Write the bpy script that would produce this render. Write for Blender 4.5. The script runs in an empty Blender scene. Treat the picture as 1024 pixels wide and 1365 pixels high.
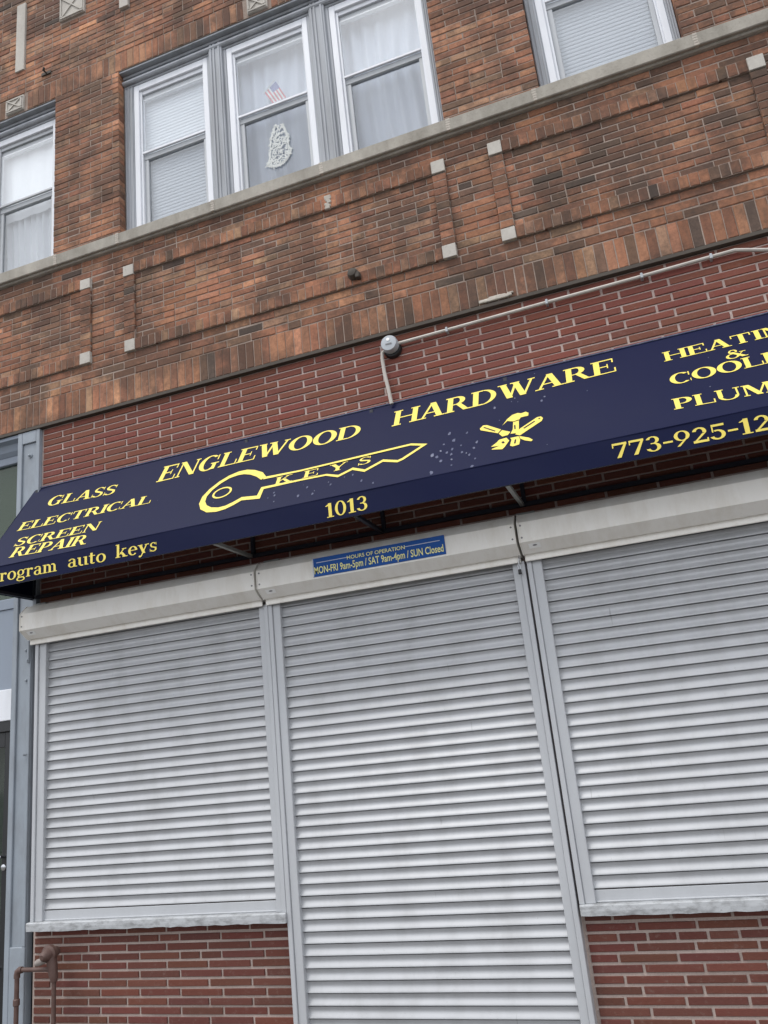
import bpy, math, random
from mathutils import Vector, Matrix
from mathutils.geometry import delaunay_2d_cdt
R = math.radians
rng = random.Random(7)
scn = bpy.context.scene
col = scn.collection

# ------------------------------------------------------------------ camera
YAW, PITCH, ROLL, FPX = 18.0863, 16.0430, -6.0547, 1063.8
CAM = Vector((0, -4.9, 1.68))
def cam_axes():
    y, p, r = R(YAW), R(PITCH), R(ROLL)
    f = Vector((-math.sin(y)*math.cos(p), math.cos(y)*math.cos(p), math.sin(p)))
    rt = Vector((math.cos(y), math.sin(y), 0)); up = rt.cross(f)
    return math.cos(r)*rt + math.sin(r)*up, -math.sin(r)*rt + math.cos(r)*up, f
AX, AY, AF = cam_axes()
cd = bpy.data.cameras.new('camera'); cam = bpy.data.objects.new('camera', cd); col.objects.link(cam)
cam.matrix_world = Matrix(((AX.x, AY.x, -AF.x, CAM.x), (AX.y, AY.y, -AF.y, CAM.y), (AX.z, AY.z, -AF.z, CAM.z), (0, 0, 0, 1)))
cd.sensor_width = 36; cd.lens = 36*FPX/1365; cd.clip_end = 2000; cd.clip_start = .05
scn.camera = cam
def proj(p):
    q = Vector(p) - CAM; d = q.dot(AF)
    return 512 + FPX*q.dot(AX)/d, 682.5 - FPX*q.dot(AY)/d

# ------------------------------------------------------------------ sky, sun, exposure
w = bpy.data.worlds.new('World'); scn.world = w; w.use_nodes = True
nt = w.node_tree; nt.nodes.clear()
def wn(t, **k):
    n = nt.nodes.new(t)
    for a, b in k.items(): setattr(n, a, b)
    return n
SUN_EL, SUN_AZ = 63, 215          # azimuth: clockwise from +Y (the wall faces -Y)
sky = wn('ShaderNodeTexSky', sky_type='NISHITA', sun_disc=False)
sky.sun_elevation = R(SUN_EL); sky.sun_rotation = R(SUN_AZ); sky.dust_density = .6; sky.air_density = 1
tc = wn('ShaderNodeTexCoord'); mp = wn('ShaderNodeMapping'); mp.inputs['Scale'].default_value = (1, 1, 2.0)
nz = wn('ShaderNodeTexNoise'); nz.inputs['Scale'].default_value = 2.3; nz.inputs['Detail'].default_value = 7; nz.inputs['Roughness'].default_value = .55
cr = wn('ShaderNodeValToRGB'); cr.color_ramp.elements[0].position = .36; cr.color_ramp.elements[1].position = .62
cr.color_ramp.elements[0].color = (.80, .80, .80, 1); cr.color_ramp.elements[1].color = (1, 1, 1, 1)
# cloud layer: brighter overhead than at the horizon, as an overcast sky is
sx = wn('ShaderNodeSeparateXYZ'); zr = wn('ShaderNodeMapRange'); zr.inputs['To Min'].default_value = .60; zr.inputs['To Max'].default_value = 1.08
cb_ = wn('ShaderNodeVectorMath', operation='SCALE'); cb_.inputs[0].default_value = (14.4, 14.7, 15.4)
mv = wn('ShaderNodeMapRange'); mv.inputs['From Min'].default_value = .3; mv.inputs['From Max'].default_value = .7; mv.inputs['To Min'].default_value = .72; mv.inputs['To Max'].default_value = 1.2
ml = wn('ShaderNodeMath', operation='MULTIPLY')
mx = wn('ShaderNodeMix', data_type='RGBA')
bg = wn('ShaderNodeBackground'); bg.inputs['Strength'].default_value = .1
out = wn('ShaderNodeOutputWorld')
L = nt.links.new
L(tc.outputs['Generated'], mp.inputs['Vector']); L(mp.outputs['Vector'], nz.inputs['Vector']); L(nz.outputs['Fac'], cr.inputs['Fac'])
L(tc.outputs['Generated'], sx.inputs['Vector']); L(sx.outputs['Z'], zr.inputs['Value']); L(nz.outputs['Fac'], mv.inputs['Value'])
L(zr.outputs['Result'], ml.inputs[0]); L(mv.outputs['Result'], ml.inputs[1]); L(ml.outputs['Value'], cb_.inputs['Scale']); L(cb_.outputs['Vector'], mx.inputs['B'])
L(cr.outputs['Color'], mx.inputs['Factor']); L(sky.outputs['Color'], mx.inputs['A']); L(mx.outputs['Result'], bg.inputs['Color']); L(bg.outputs['Background'], out.inputs['Surface'])
sd = bpy.data.lights.new('sun', 'SUN'); sd.energy = 1.0; sd.angle = R(15); sd.color = (1, .96, .9)
so = bpy.data.objects.new('sun', sd); col.objects.link(so)
sdir = Vector((math.sin(R(SUN_AZ))*math.cos(R(SUN_EL)), math.cos(R(SUN_AZ))*math.cos(R(SUN_EL)), math.sin(R(SUN_EL))))
so.rotation_euler = sdir.to_track_quat('Z', 'Y').to_euler(); so.location = sdir*30
scn.view_settings.view_transform = 'Standard'; scn.view_settings.look = 'None'
scn.view_settings.exposure = .5; scn.view_settings.gamma = 1; scn.view_settings.use_curve_mapping = False
scn.render.engine = 'CYCLES'; scn.render.resolution_x = 768; scn.render.resolution_y = 1024
scn.cycles.max_bounces = 6; scn.cycles.transparent_max_bounces = 12

# ------------------------------------------------------------------ materials
class NT:
    def __init__(s, name):
        s.m = bpy.data.materials.new(name); s.m.use_nodes = True; s.t = s.m.node_tree; s.b = s.t.nodes['Principled BSDF']
        s.out = s.t.nodes['Material Output']
    def n(s, t, **k):
        n = s.t.nodes.new(t)
        for a, b in k.items(): setattr(n, a, b)
        return n
    def l(s, a, b): s.t.links.new(a, b)
    def pos(s, scale=(1, 1, 1)):
        g = s.n('ShaderNodeNewGeometry'); m = s.n('ShaderNodeMapping'); m.inputs['Scale'].default_value = scale
        s.l(g.outputs['Position'], m.inputs['Vector']); return m.outputs['Vector']
    def noise(s, scale, detail=4, rough=.6, vec=None):
        n = s.n('ShaderNodeTexNoise'); n.inputs['Scale'].default_value = scale; n.inputs['Detail'].default_value = detail
        n.inputs['Roughness'].default_value = rough; s.l(vec if vec else s.pos(), n.inputs['Vector']); return n.outputs['Fac']
    def ramp(s, fac, a, b, ca=(0, 0, 0, 1), cb=(1, 1, 1, 1)):
        r = s.n('ShaderNodeValToRGB'); e = r.color_ramp.elements; e[0].position = a; e[1].position = b; e[0].color = ca; e[1].color = cb
        s.l(fac, r.inputs['Fac']); return r.outputs['Color']
    def mix(s, fac, a, b, blend='MIX'):
        m = s.n('ShaderNodeMix', data_type='RGBA', blend_type=blend)
        for k, v in (('Factor', fac), ('A', a), ('B', b)):
            if isinstance(v, (int, float)): m.inputs[k].default_value = v
            elif isinstance(v, tuple): m.inputs[k].default_value = (*v[:3], 1)
            else: s.l(v, m.inputs[k])
        return m.outputs['Result']
    def bump(s, h, strength, dist):
        b = s.n('ShaderNodeBump'); b.inputs['Strength'].default_value = strength; b.inputs['Distance'].default_value = dist
        s.l(h, b.inputs['Height']); s.l(b.outputs['Normal'], s.b.inputs['Normal'])
    def fin(s, color=None, rough=.6, metal=0, spec=.5):
        if color is not None:
            if isinstance(color, tuple): s.b.inputs['Base Color'].default_value = (*color[:3], 1)
            else: s.l(color, s.b.inputs['Base Color'])
        if isinstance(rough, (int, float)): s.b.inputs['Roughness'].default_value = rough
        else: s.l(rough, s.b.inputs['Roughness'])
        s.b.inputs['Metallic'].default_value = metal; s.b.inputs['Specular IOR Level'].default_value = spec
        return s.m

def painted(name, c, dirt=(.2, .18, .16), amount=.35, rough=.5, scale=6, streak=(1, 1, .25), bump=.15, metal=0, fine=90, spec=.5):
    s = NT(name); v = s.pos(streak)
    f = s.ramp(s.noise(scale, 6, .65, v), .45, .8, (0, 0, 0, 1), (amount,)*3+(1,))
    c1 = s.mix(f, c, dirt)
    sp = s.ramp(s.noise(fine, 3, .7), .62, .78, (0, 0, 0, 1), (amount*.8,)*3+(1,))
    c2 = s.mix(sp, c1, tuple(x*.8 for x in dirt))
    s.bump(s.noise(fine, 3), bump, .002)
    return s.fin(c2, rough, metal, spec)

def brick_mat(name, attr, roman=False):
    s = NT(name)
    if attr: a = s.n('ShaderNodeAttribute', attribute_name='bcol'); base = a.outputs['Color']
    else: a = s.n('ShaderNodeObjectInfo'); base = a.outputs['Color']
    if roman:
        v = s.pos((6, 6, 60)); g = s.noise(9, 5, .7, v)
        c = s.mix(s.ramp(g, .3, .75), s.mix(1.0, base, (.72, .70, .70), 'MULTIPLY'), s.mix(1.0, base, (1.25, 1.2, 1.15), 'MULTIPLY'))
        sm = s.ramp(s.noise(26, 7, .8), .55, .72, (0, 0, 0, 1), (.5,)*3+(1,))
        c = s.mix(sm, c, (.27, .20, .175)); hb = g; st = .55
    else:
        g = s.noise(32, 6, .78)
        c = s.mix(s.ramp(g, .25, .8), s.mix(1.0, base, (.62, .61, .60), 'MULTIPLY'), s.mix(1.0, base, (1.36, 1.32, 1.26), 'MULTIPLY'))
        soot = s.ramp(s.noise(1.9, 9, .74, s.pos((1, 1, .85))), .42, .56, (0, 0, 0, 1), (.68,)*3+(1,))
        run = s.ramp(s.noise(5.5, 6, .7, s.pos((1.6, 1, .22))), .55, .75, (0, 0, 0, 1), (.5,)*3+(1,))
        c = s.mix(run, c, (.075, .058, .050))
        c = s.mix(soot, c, (.058, .045, .038))
        eff = s.ramp(s.noise(7, 6, .75), .64, .80, (0, 0, 0, 1), (.25,)*3+(1,))
        c = s.mix(eff, c, (.38, .30, .25)); hb = s.noise(80, 5, .75); st = .6
    s.bump(hb, st, .004)
    return s.fin(c, .9, 0, .25)

def mortar_mat(name, c, c2):
    s = NT(name)
    k = s.mix(s.ramp(s.noise(3, 6, .7), .35, .7), c, c2)
    k = s.mix(s.ramp(s.noise(120, 3, .7), .45, .7, (0, 0, 0, 1), (.4,)*3+(1,)), k, tuple(x*.55 for x in c2))
    s.bump(s.noise(150, 4, .7), .7, .004)
    return s.fin(k, .95, 0, .2)

def stone_mat(name, c, c2):
    s = NT(name)
    k = s.mix(s.ramp(s.noise(5, 6, .7, s.pos((1, 1, .5))), .35, .7), c, c2)
    k = s.mix(s.ramp(s.noise(60, 4, .7), .55, .75, (0, 0, 0, 1), (.5,)*3+(1,)), k, tuple(x*.6 for x in c2))
    s.bump(s.noise(70, 5, .7), .5, .004)
    return s.fin(k, .9, 0, .2)

def glass_mat(name, tint, ior):
    s = NT(name); t = s.t
    tr = s.n('ShaderNodeBsdfTransparent'); tr.inputs['Color'].default_value = (*tint, 1)
    gl = s.n('ShaderNodeBsdfGlossy'); gl.inputs['Roughness'].default_value = .06; gl.inputs['Color'].default_value = (1, 1, 1, 1)
    lw = s.n('ShaderNodeLayerWeight'); lw.inputs['Blend'].default_value = .5           # Schlick curve, the same from both faces of the pane
    pw = s.n('ShaderNodeMath', operation='POWER'); pw.inputs[1].default_value = 5; s.l(lw.outputs['Facing'], pw.inputs[0])
    fr = s.n('ShaderNodeMath', operation='MULTIPLY_ADD'); fr.inputs[1].default_value = 1-ior; fr.inputs[2].default_value = ior; s.l(pw.outputs['Value'], fr.inputs[0])
    b = s.n('ShaderNodeBump'); b.inputs['Strength'].default_value = .05; b.inputs['Distance'].default_value = .01
    s.l(s.noise(3, 1), b.inputs['Height']); s.l(b.outputs['Normal'], gl.inputs['Normal'])
    m = s.n('ShaderNodeMixShader'); s.l(fr.outputs['Value'], m.inputs['Fac']); s.l(tr.outputs['BSDF'], m.inputs[1]); s.l(gl.outputs['BSDF'], m.inputs[2])
    s.l(m.outputs['Shader'], s.out.inputs['Surface']); return s.m

M = {}
M['brick'] = brick_mat('old_brick', False); M['brick_many'] = brick_mat('old_brick_field', True)
M['roman'] = brick_mat('red_roman_brick', False, True); M['roman_many'] = brick_mat('red_roman_brick_field', True, True)
M['mortar'] = mortar_mat('old_mortar', (.40, .32, .27), (.22, .17, .14)); M['mortar_red'] = mortar_mat('pink_mortar', (.56, .45, .41), (.42, .33, .30))
M['mortar_low'] = mortar_mat('dirty_grey_mortar', (.47, .385, .345), (.33, .265, .235))
M['stone'] = stone_mat('limestone', (.54, .51, .46), (.42, .39, .35)); M['stone_sill'] = stone_mat('grey_limestone', (.43, .40, .35), (.27, .25, .215))
M['pointing'] = stone_mat('white_pointing', (.55, .51, .45), (.42, .38, .33))
M['steel'] = painted('rusty_dark_steel', (.075, .062, .05), (.04, .03, .025), .6, .8)
M['casing'] = painted('peeling_blue_grey_paint', (.36, .38, .41), (.15, .15, .15), .6, .6, 9, (1, 1, .12), .4)
M['white'] = painted('white_window_paint', (.74, .76, .80), (.35, .35, .36), .25, .45, 8, (1, 1, .2))
M['sash'] = painted('grey_aluminium_sash', (.46, .48, .50), (.25, .25, .25), .3, .45, 8)
M['glass'] = glass_mat('window_glass', (.97, .98, .985), .14); M['screen_glass'] = glass_mat('screened_glass', (.86, .87, .88), .09); M['dark_glass'] = glass_mat('shop_glass', (.75, .8, .75), .025)
M['pier'] = painted('blue_grey_iron_paint', (.27, .305, .345), (.15, .155, .16), .6, .5, 7, (1, 1, .4), .25)
M['bay'] = painted('blue_grey_board', (.25, .29, .35), (.16, .17, .19), .3, .55, 3)
s_ = NT('aluminium_slat_paint'); v_ = s_.pos((1, 1, .5))
c_ = s_.mix(s_.ramp(s_.noise(5, 6, .65, v_), .45, .8, (0, 0, 0, 1), (.38,)*3+(1,)), (.435, .445, .46), (.20, .197, .193))
g_ = s_.n('ShaderNodeNewGeometry'); m_ = s_.n('ShaderNodeMapping'); m_.inputs['Rotation'].default_value = (0, .9, 0); m_.inputs['Scale'].default_value = (34, 1, 4)
s_.l(g_.outputs['Position'], m_.inputs['Vector'])
c_ = s_.mix(s_.ramp(s_.noise(1.0, 2, .5, m_.outputs['Vector']), .735, .80, (0, 0, 0, 1), (.5,)*3+(1,)), c_, (.13, .13, .13))
c_ = s_.mix(s_.ramp(s_.noise(45, 4, .75), .64, .74, (0, 0, 0, 1), (.45,)*3+(1,)), c_, (.17, .165, .16))
s_.bump(s_.noise(3.5, 3), .25, .004)
M['slat'] = s_.fin(c_, .40, .18)
M['rail'] = painted('aluminium_rail_paint', (.47, .485, .505), (.25, .25, .25), .25, .42, 4, (1, 1, .3), .05, .1)
M['box'] = painted('cream_shutter_box', (.84, .82, .77), (.50, .43, .32), .40, .45, 4, (2, 1, .6), .05)
M['sill'] = painted('chipped_white_stone', (.44, .455, .47), (.08, .075, .07), .85, .7, 11, (1.2, 1, 2.6), .5, 0, 60)
M['navy'] = painted('navy_vinyl', (.0036, .0064, .036), (.008, .011, .036), .5, .5, 2, (1, 1, 1), .08, spec=.12)
M['navy_in'] = painted('dark_awning_frame', (.02, .022, .035), (.03, .03, .03), .3, .6)
M['bar'] = painted('galvanised_bar', (.33, .34, .33), (.2, .18, .15), .4, .5)
M['yellow'] = painted('yellow_lettering', (.80, .645, .105), (.58, .47, .13), .25, .5, 12)
M['spots'] = painted('pale_spots', (.085, .095, .16), (.26, .27, .33), .8, .8, 30)
M['sign'] = painted('blue_sign', (.012, .085, .34), (.015, .06, .2), .3, .5, spec=.2)
M['sign_text'] = painted('sign_yellow', (.88, .86, .36), (.7, .68, .3), .2, .6); M['sign_edge'] = painted('sign_white', (.6, .64, .72), (.4, .4, .45), .2, .5)
M['label'] = painted('white_sticker', (.93, .93, .91), (.4, .4, .4), .3, .5); M['grey'] = painted('grey_print', (.18, .18, .19), (.1, .1, .1), .2, .5)
M['pipe'] = painted('rusted_brown_pipe', (.085, .045, .036), (.19, .13, .11), .5, .6, 14, (1, 1, 1), .4)
M['cap'] = painted('dull_zinc_cap', (.26, .23, .21), (.12, .08, .07), .6, .6, 14)
M['conduit'] = painted('dirty_white_conduit', (.46, .43, .39), (.25, .2, .17), .5, .5, 9)
M['meter'] = painted('grey_box_metal', (.42, .45, .48), (.2, .2, .2), .3, .4); M['black'] = painted('black_rubber', (.012, .012, .013), (.03, .03, .03), .3, .5)
M['curtain'] = painted('white_curtain', (.84, .86, .88), (.5, .52, .55), .3, .9, 3, (1.5, 1, .25), .3)
M['sky_tone_sheet'] = painted('sky_tone_sheer', (.58, .62, .69), (.48, .52, .60), .4, .9, 3, (1.5, 1, .3), .3)  # blue-grey colour stands in for sky reflected in the upper panes
M['blind'] = painted('vinyl_blind', (.66, .70, .74), (.56, .60, .64), .3, .6, 5)
M['lace'] = painted('white_lace', (.66, .68, .66), (.6, .6, .58), .3, .9)
M['red'] = painted('flag_red', (.55, .10, .12), (.4, .1, .1), .2, .8); M['blue'] = painted('flag_blue', (.10, .11, .30), (.1, .1, .2), .2, .8)
M['door'] = painted('black_door_paint', (.014, .015, .017), (.03, .03, .03), .3, .4); M['chrome'] = painted('chrome_handle', (.55, .56, .58), (.3, .3, .3), .2, .2, metal=1)
M['concrete'] = stone_mat('pavement_concrete', (.17, .16, .15), (.13, .122, .115)); M['asphalt'] = stone_mat('asphalt', (.06, .06, .06), (.045, .045, .045))
M['board'] = painted('grey_green_board', (.13, .145, .13), (.09, .1, .09), .3, .8)
M['dark'] = painted('dark_interior', (.16, .16, .17), (.03, .03, .03), .2, .9)

# ------------------------------------------------------------------ mesh helpers
WO = {}
class MB:
    def __init__(s): s.v = []; s.f = []
    def box(s, x0, x1, y0, y1, z0, z1, c=0):
        b = len(s.v)
        if c <= 0:
            s.v += [(x, y, z) for z in (z0, z1) for y in (y0, y1) for x in (x0, x1)]
            s.f += [tuple(b+i for i in q) for q in ((0, 2, 3, 1), (4, 5, 7, 6), (0, 1, 5, 4), (2, 6, 7, 3), (0, 4, 6, 2), (1, 3, 7, 5))]
        else:                                    # chamfered box
            lo = (x0, y0, z0); hi = (x1, y1, z1); idx = {}
            for sx in (0, 1):
                for sy in (0, 1):
                    for sz in (0, 1):
                        for ax in range(3):
                            p = []
                            for k, sg in enumerate((sx, sy, sz)):
                                e = hi[k] if sg else lo[k]
                                p.append(e if k == ax else e + (-c if sg else c))
                            idx[(sx, sy, sz, ax)] = len(s.v); s.v.append(tuple(p))
            for ax in range(3):
                o = [a for a in range(3) if a != ax]
                for sg in (0, 1):
                    q = []
                    for u, v in ((0, 0), (1, 0), (1, 1), (0, 1)):
                        k = [0, 0, 0]; k[ax] = sg; k[o[0]] = u; k[o[1]] = v; q.append(idx[(*k, ax)])
                    s.f.append(tuple(q))
                for u in (0, 1):
                    for v in (0, 1):
                        k0 = [0, 0, 0]; k0[o[0]] = u; k0[o[1]] = v; k1 = list(k0); k1[ax] = 1
                        s.f.append((idx[(*k0, o[0])], idx[(*k1, o[0])], idx[(*k1, o[1])], idx[(*k0, o[1])]))
            for sx in (0, 1):
                for sy in (0, 1):
                    for sz in (0, 1): s.f.append(tuple(idx[(sx, sy, sz, a)] for a in range(3)))
        return s
    def extrude_x(s, prof, x0, x1, close=True, cap=True):
        b = len(s.v); n = len(prof)
        s.v += [(x0, y, z) for y, z in prof] + [(x1, y, z) for y, z in prof]
        for i in range(n if close else n-1):
            j = (i+1) % n; s.f.append((b+i, b+j, b+n+j, b+n+i))
        if cap and close: s.f.append(tuple(b+i for i in range(n))[::-1]); s.f.append(tuple(b+n+i for i in range(n)))
        return s
    def prism(s, pts, y0, y1):
        b = len(s.v); n = len(pts)
        s.v += [(x, y0, z) for x, z in pts] + [(x, y1, z) for x, z in pts]
        s.f.append(tuple(range(b, b+n))); s.f.append(tuple(range(b+2*n-1, b+n-1, -1)))
        for i in range(n): j = (i+1) % n; s.f.append((b+i, b+n+i, b+n+j, b+j))
        return s
    def tube(s, pts, r, n=10):
        pts = [Vector(p) for p in pts]; b = len(s.v); rr = r if isinstance(r, (list, tuple)) else [r]*len(pts)
        for i, p in enumerate(pts):
            d = (pts[min(i+1, len(pts)-1)] - pts[max(i-1, 0)]).normalized()
            a = d.orthogonal().normalized() if abs(d.y) > .95 else d.cross(Vector((0, 1, 0))).normalized(); c = d.cross(a)
            s.v += [tuple(p + rr[i]*(math.cos(2*math.pi*k/n)*a + math.sin(2*math.pi*k/n)*c)) for k in range(n)]
        for i in range(len(pts)-1):
            for k in range(n): s.f.append((b+i*n+k, b+i*n+(k+1) % n, b+(i+1)*n+(k+1) % n, b+(i+1)*n+k))
        s.f.append(tuple(range(b, b+n))[::-1]); e = b+(len(pts)-1)*n; s.f.append(tuple(range(e, e+n)))
        return s
    def disc_y(s, cx, cz, prof, n=24):       # lathe about a y axis: prof = [(radius, y)]
        return s.tube([(cx, y, cz) for r, y in prof], [r for r, y in prof], n)
def mesh(name, v, f, mat, smooth=False):
    me = bpy.data.meshes.new(name); me.from_pydata([tuple(p) for p in v], [], f); me.update()
    if mat: me.materials.append(mat)
    if smooth: me.polygons.foreach_set('use_smooth', [True]*len(f))
    return me
def link(name, data, parent=None, loc=(0, 0, 0)):
    o = bpy.data.objects.new(name, data); col.objects.link(o); loc = Vector(loc); WO[o.name] = loc
    if parent is not None: o.parent = parent; o.location = loc - WO[parent.name]
    else: o.location = loc
    return o
def part(name, mb, mat, parent=None, smooth=False, loc=None):
    """one mesh object; vertices given in world coordinates, origin at its own lower centre"""
    vs = [Vector(p) for p in mb.v]
    if loc is None:
        lo = [min(p[k] for p in vs) for k in range(3)]; hi = [max(p[k] for p in vs) for k in range(3)]
        loc = Vector(((lo[0]+hi[0])/2, (lo[1]+hi[1])/2, lo[2]))
    me = mesh(name, [p-Vector(loc) for p in vs], mb.f, M[mat] if isinstance(mat, str) else mat, smooth)
    if smooth:
        import bmesh
        bm = bmesh.new(); bm.from_mesh(me)
        for e in bm.edges:
            if len(e.link_faces) == 2 and e.calc_face_angle(0) > R(38): e.smooth = False
        bmesh.ops.recalc_face_normals(bm, faces=bm.faces); bm.to_mesh(me); bm.free()
    else:
        import bmesh
        bm = bmesh.new(); bm.from_mesh(me); bmesh.ops.recalc_face_normals(bm, faces=bm.faces); bm.to_mesh(me); bm.free()
    return link(name, me, parent, loc)
def tag(o, label=None, cat=None, group=None, kind=None):
    for k, v in (('label', label), ('category', cat), ('group', group), ('kind', kind)):
        if v: o[k] = v
    return o
def thing(name, label, cat, loc, group=None): return tag(link(name, None, None, loc), label, cat, group)
def BX(*a): return MB().box(*a)

# ------------------------------------------------------------------ the setting: ground
g = part('road', BX(-120, 120, -120, 60, -.6, -.13), 'asphalt'); tag(g, kind='structure')
g = part('pavement', BX(-60, 60, -5.6, .02, -.3, 0), 'concrete'); tag(g, kind='structure')
g = part('kerb', BX(-60, 60, -5.75, -5.604, -.3, -.004, .01), 'stone'); tag(g, kind='structure')

# ------------------------------------------------------------------ the brick building
bld = thing('brick_building', 'two storey brown brick shop building with red brick ground floor', 'building', (-1.9, 0, 0))
U = -.03                              # face of the upper brickwork; the red brick face is y = 0
WX0, WX1 = -6.6, 2.7
OPEN = [(-5.26, -4.36), (-3.66, -.81), (-.10, .878)]
ZS, ZW, ZT = 5.985, 7.72, 9.7
mw = MB(); my = U + .0045
mw.box(WX0, WX1, my, .28, 4.458, ZS)
xs = WX0
for a, b in OPEN + [(WX1, WX1)]:
    mw.box(xs, a-.005 if a < WX1 else a, my, .28, ZS, ZW); xs = b + .005
mw.box(WX0, WX1, my, .28, ZW, ZT)
for a, b in ((WX0, -4.052), (-3.52, -.949), (-.428, 1.20)):        # mortar behind the projecting borders of the panels
    mw.box(a, b, U-.0165, my+.01, 4.882, 4.979); mw.box(a, b, U-.0165, my+.01, 5.587, 5.684)
for a, b in ((-4.050, -3.952), (-3.618, -3.520), (-.947, -.852), (-.525, -.431), (1.202, 1.298)): mw.box(a, b, U-.0165, my+.01, 4.985, 5.574)
upper = part('upper_wall', mw, 'mortar', bld)
lower = part('shopfront_wall', BX(-4.47, WX1, .0075, .28, 1.0, 4.43), 'mortar_red', bld)
base = part('base_wall', BX(-4.47, WX1, .008, .28, -.02, .999), 'mortar_low', bld)

# brick pieces: collected first, the 300 of a kind that show largest become objects
def brick_mesh(name, Lx, Hz, depth, seed, mat, bev=.0035, jit=.0016):
    r = random.Random(seed); a, c = Lx/2, Hz/2; v = []
    j = lambda k=1: r.uniform(-jit, jit)*k
    cs = [(-a, -c), (a, -c), (a, c), (-a, c)]
    cj = [(x+j(), z+j()) for x, z in cs]
    for x, z in cj: v.append((x - math.copysign(bev, x)*r.uniform(.7, 1.8), -depth+j(.5), z - math.copysign(bev, z)*r.uniform(.7, 1.8)))
    for x, z in cj: v.append((x, -depth+bev*1.1, z))
    for x, z in cs: v.append((x, 0, z))
    f = [(0, 1, 2, 3)]
    for b in (0, 4):
        for i in range(4): k = (i+1) % 4; f.append((b+i, b+4+i, b+4+k, b+k))
    return mesh(name, v, f, mat)
kinds = {}
DEPTH = .075
def piece(kind, x0, x1, z0, z1, colr, front=U):
    kinds.setdefault(kind, []).append(((x0+x1)/2, (z0+z1)/2, x1-x0, z1-z0, colr, front))
PAL = [(.262, .118, .069), (.298, .139, .080), (.218, .101, .062), (.348, .169, .097), (.412, .203, .114), (.150, .088, .060), (.100, .072, .058), (.300, .172, .106)]
from mathutils import noise as mnoise
def old_colour(x, z, dark=0., tan=0.):
    n = mnoise.noise((x*1.15, 3.1, z*1.9))*1.2 + mnoise.noise((x*3.3, 8.2, z*4.1))*.5      # soot gathers in patches
    d = max(0, dark + n*1.9); t = max(0, tan - n*1.3)
    wts = [4*(1+.2*d), 4, 3.4*(1+.6*d), 2.0*(1+1.2*t)/(1+1.5*d), .45*(1+1.8*t)/(1+4*d), .5*(1+2.6*d), .06*(1+6*d), 1.4*(1+t)/(1+d)]
    c = rng.choices(PAL, wts)[0]; b = 1.36*rng.uniform(.80, 1.20)*(1-.10*min(1.5, d))
    g = .06; l = sum(c)/3                                                       # a little grime greys every brick
    return tuple(max(.02, (k*(1-g)+l*g)*b*rng.uniform(.97, 1.03)) for k in c)
def zone_dark(x, z):
    d = 0; t = 0
    if z > 5.5 and z < 6: d += .9
    if x > -1.2 and z < 5.9: d += 1.2
    if z < 4.95: t += .6
    if z > 6: t += .3
    if x < -2.2 and z < 5.5: t += .5
    return d, t
def subtract(iv, holes, zc):
    out = [iv]
    for hx0, hx1, hz0, hz1 in holes:
        if not (hz0-.01 < zc < hz1+.01): continue
        nx = []
        for a, b in out:
            if hx1 <= a or hx0 >= b: nx.append((a, b)); continue
            if hx0-a > .02: nx.append((a, hx0))
            if b-hx1 > .02: nx.append((hx1, b))
        out = nx
    return out
STONES = []
def courses(kind, x0, x1, z0, z1, n, Lb, joint, front=U, colour=None, bond=(0, .5), holes=(), headers=.12, phase=0., vj=None):
    h = (z1-z0)/n
    for i in range(n):
        zc = z0+(i+.5)*h; off = bond[i % len(bond)]*Lb + phase
        for a, b in subtract((x0, x1), holes, zc):
            x = a - ((a - off) % Lb); cuts = []
            while x < b:
                nx = x+Lb
                if headers and rng.random() < headers: cuts += [x, x+Lb/2]
                else: cuts.append(x)
                x = nx
            cuts = [a] + [c for c in cuts if a+.05 < c < b-.05] + [b]
            for u, v in zip(cuts[:-1], cuts[1:]):
                vj_ = vj or joint; jl = vj_/2 if u > a+1e-6 else (vj_*.25); jr = vj_/2 if v < b-1e-6 else (vj_*.25)
                d, t = zone_dark(u, zc)
                cc = colour() if colour else old_colour(u, zc, d, t)
                dz = rng.uniform(-.0012, .0012)
                piece(kind, u+jl, v-jr, zc-h/2+joint/2+dz, zc+h/2-joint/2+dz, cc, front+rng.uniform(-.0022, .0022))
def upright(kind, x0, x1, z0, z1, pitch, joint, front, holes=(), dark=None):
    n = max(1, round((x1-x0)/pitch)); p = (x1-x0)/n
    for i in range(n):
        a, b = x0+i*p+joint/2, x0+(i+1)*p-joint/2
        if any(hx0 < b and hx1 > a and hz0 < z1-.02 and hz1 > z0+.02 for hx0, hx1, hz0, hz1 in holes): continue
        d, t = zone_dark(a, (z0+z1)/2)
        piece(kind, a, b, z0+joint/2, z1-joint/2, old_colour(a, z0, d*.8, t), front+rng.uniform(-.002, .002))
# limestone pieces: x0, x1, z0, z1, kind
ST = [(-.947, -.849, 5.585, 5.688, 'block'), (-.950, -.852, 4.880, 4.982, 'block'), (-.525, -.428, 5.585, 5.688, 'block'), (-.528, -.430, 4.880, 4.975, 'block'),
      (-4.052, -3.950, 5.575, 5.668, 'block'), (-4.052, -3.950, 4.882, 4.982, 'block'), (-3.620, -3.520, 5.570, 5.666, 'block'), (-3.614, -3.517, 4.880, 4.980, 'block'),
      (1.20, 1.30, 5.584, 5.684, 'block'), (1.20, 1.30, 4.880, 4.980, 'block'),
      (-4.83, -4.725, 8.20, 9.02, 'strip'), (-4.31, -4.025, 8.58, 8.865, 'cross'), (-3.625, -3.53, 8.405, 8.52, 'block'), (-4.925, -4.72, 7.735, 7.90, 'cross'), (-2.335, -2.145, 7.735, 7.91, 'cross')]
H = [(a-.004, b+.004, c, d) for a, b, c, d, k in ST]
courses('brick', WX0, WX1, 4.68, 4.88, 3, .208, .008)
upright('soldier_brick', WX0, WX1, 4.458, 4.68, .0665, .006, U)
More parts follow.
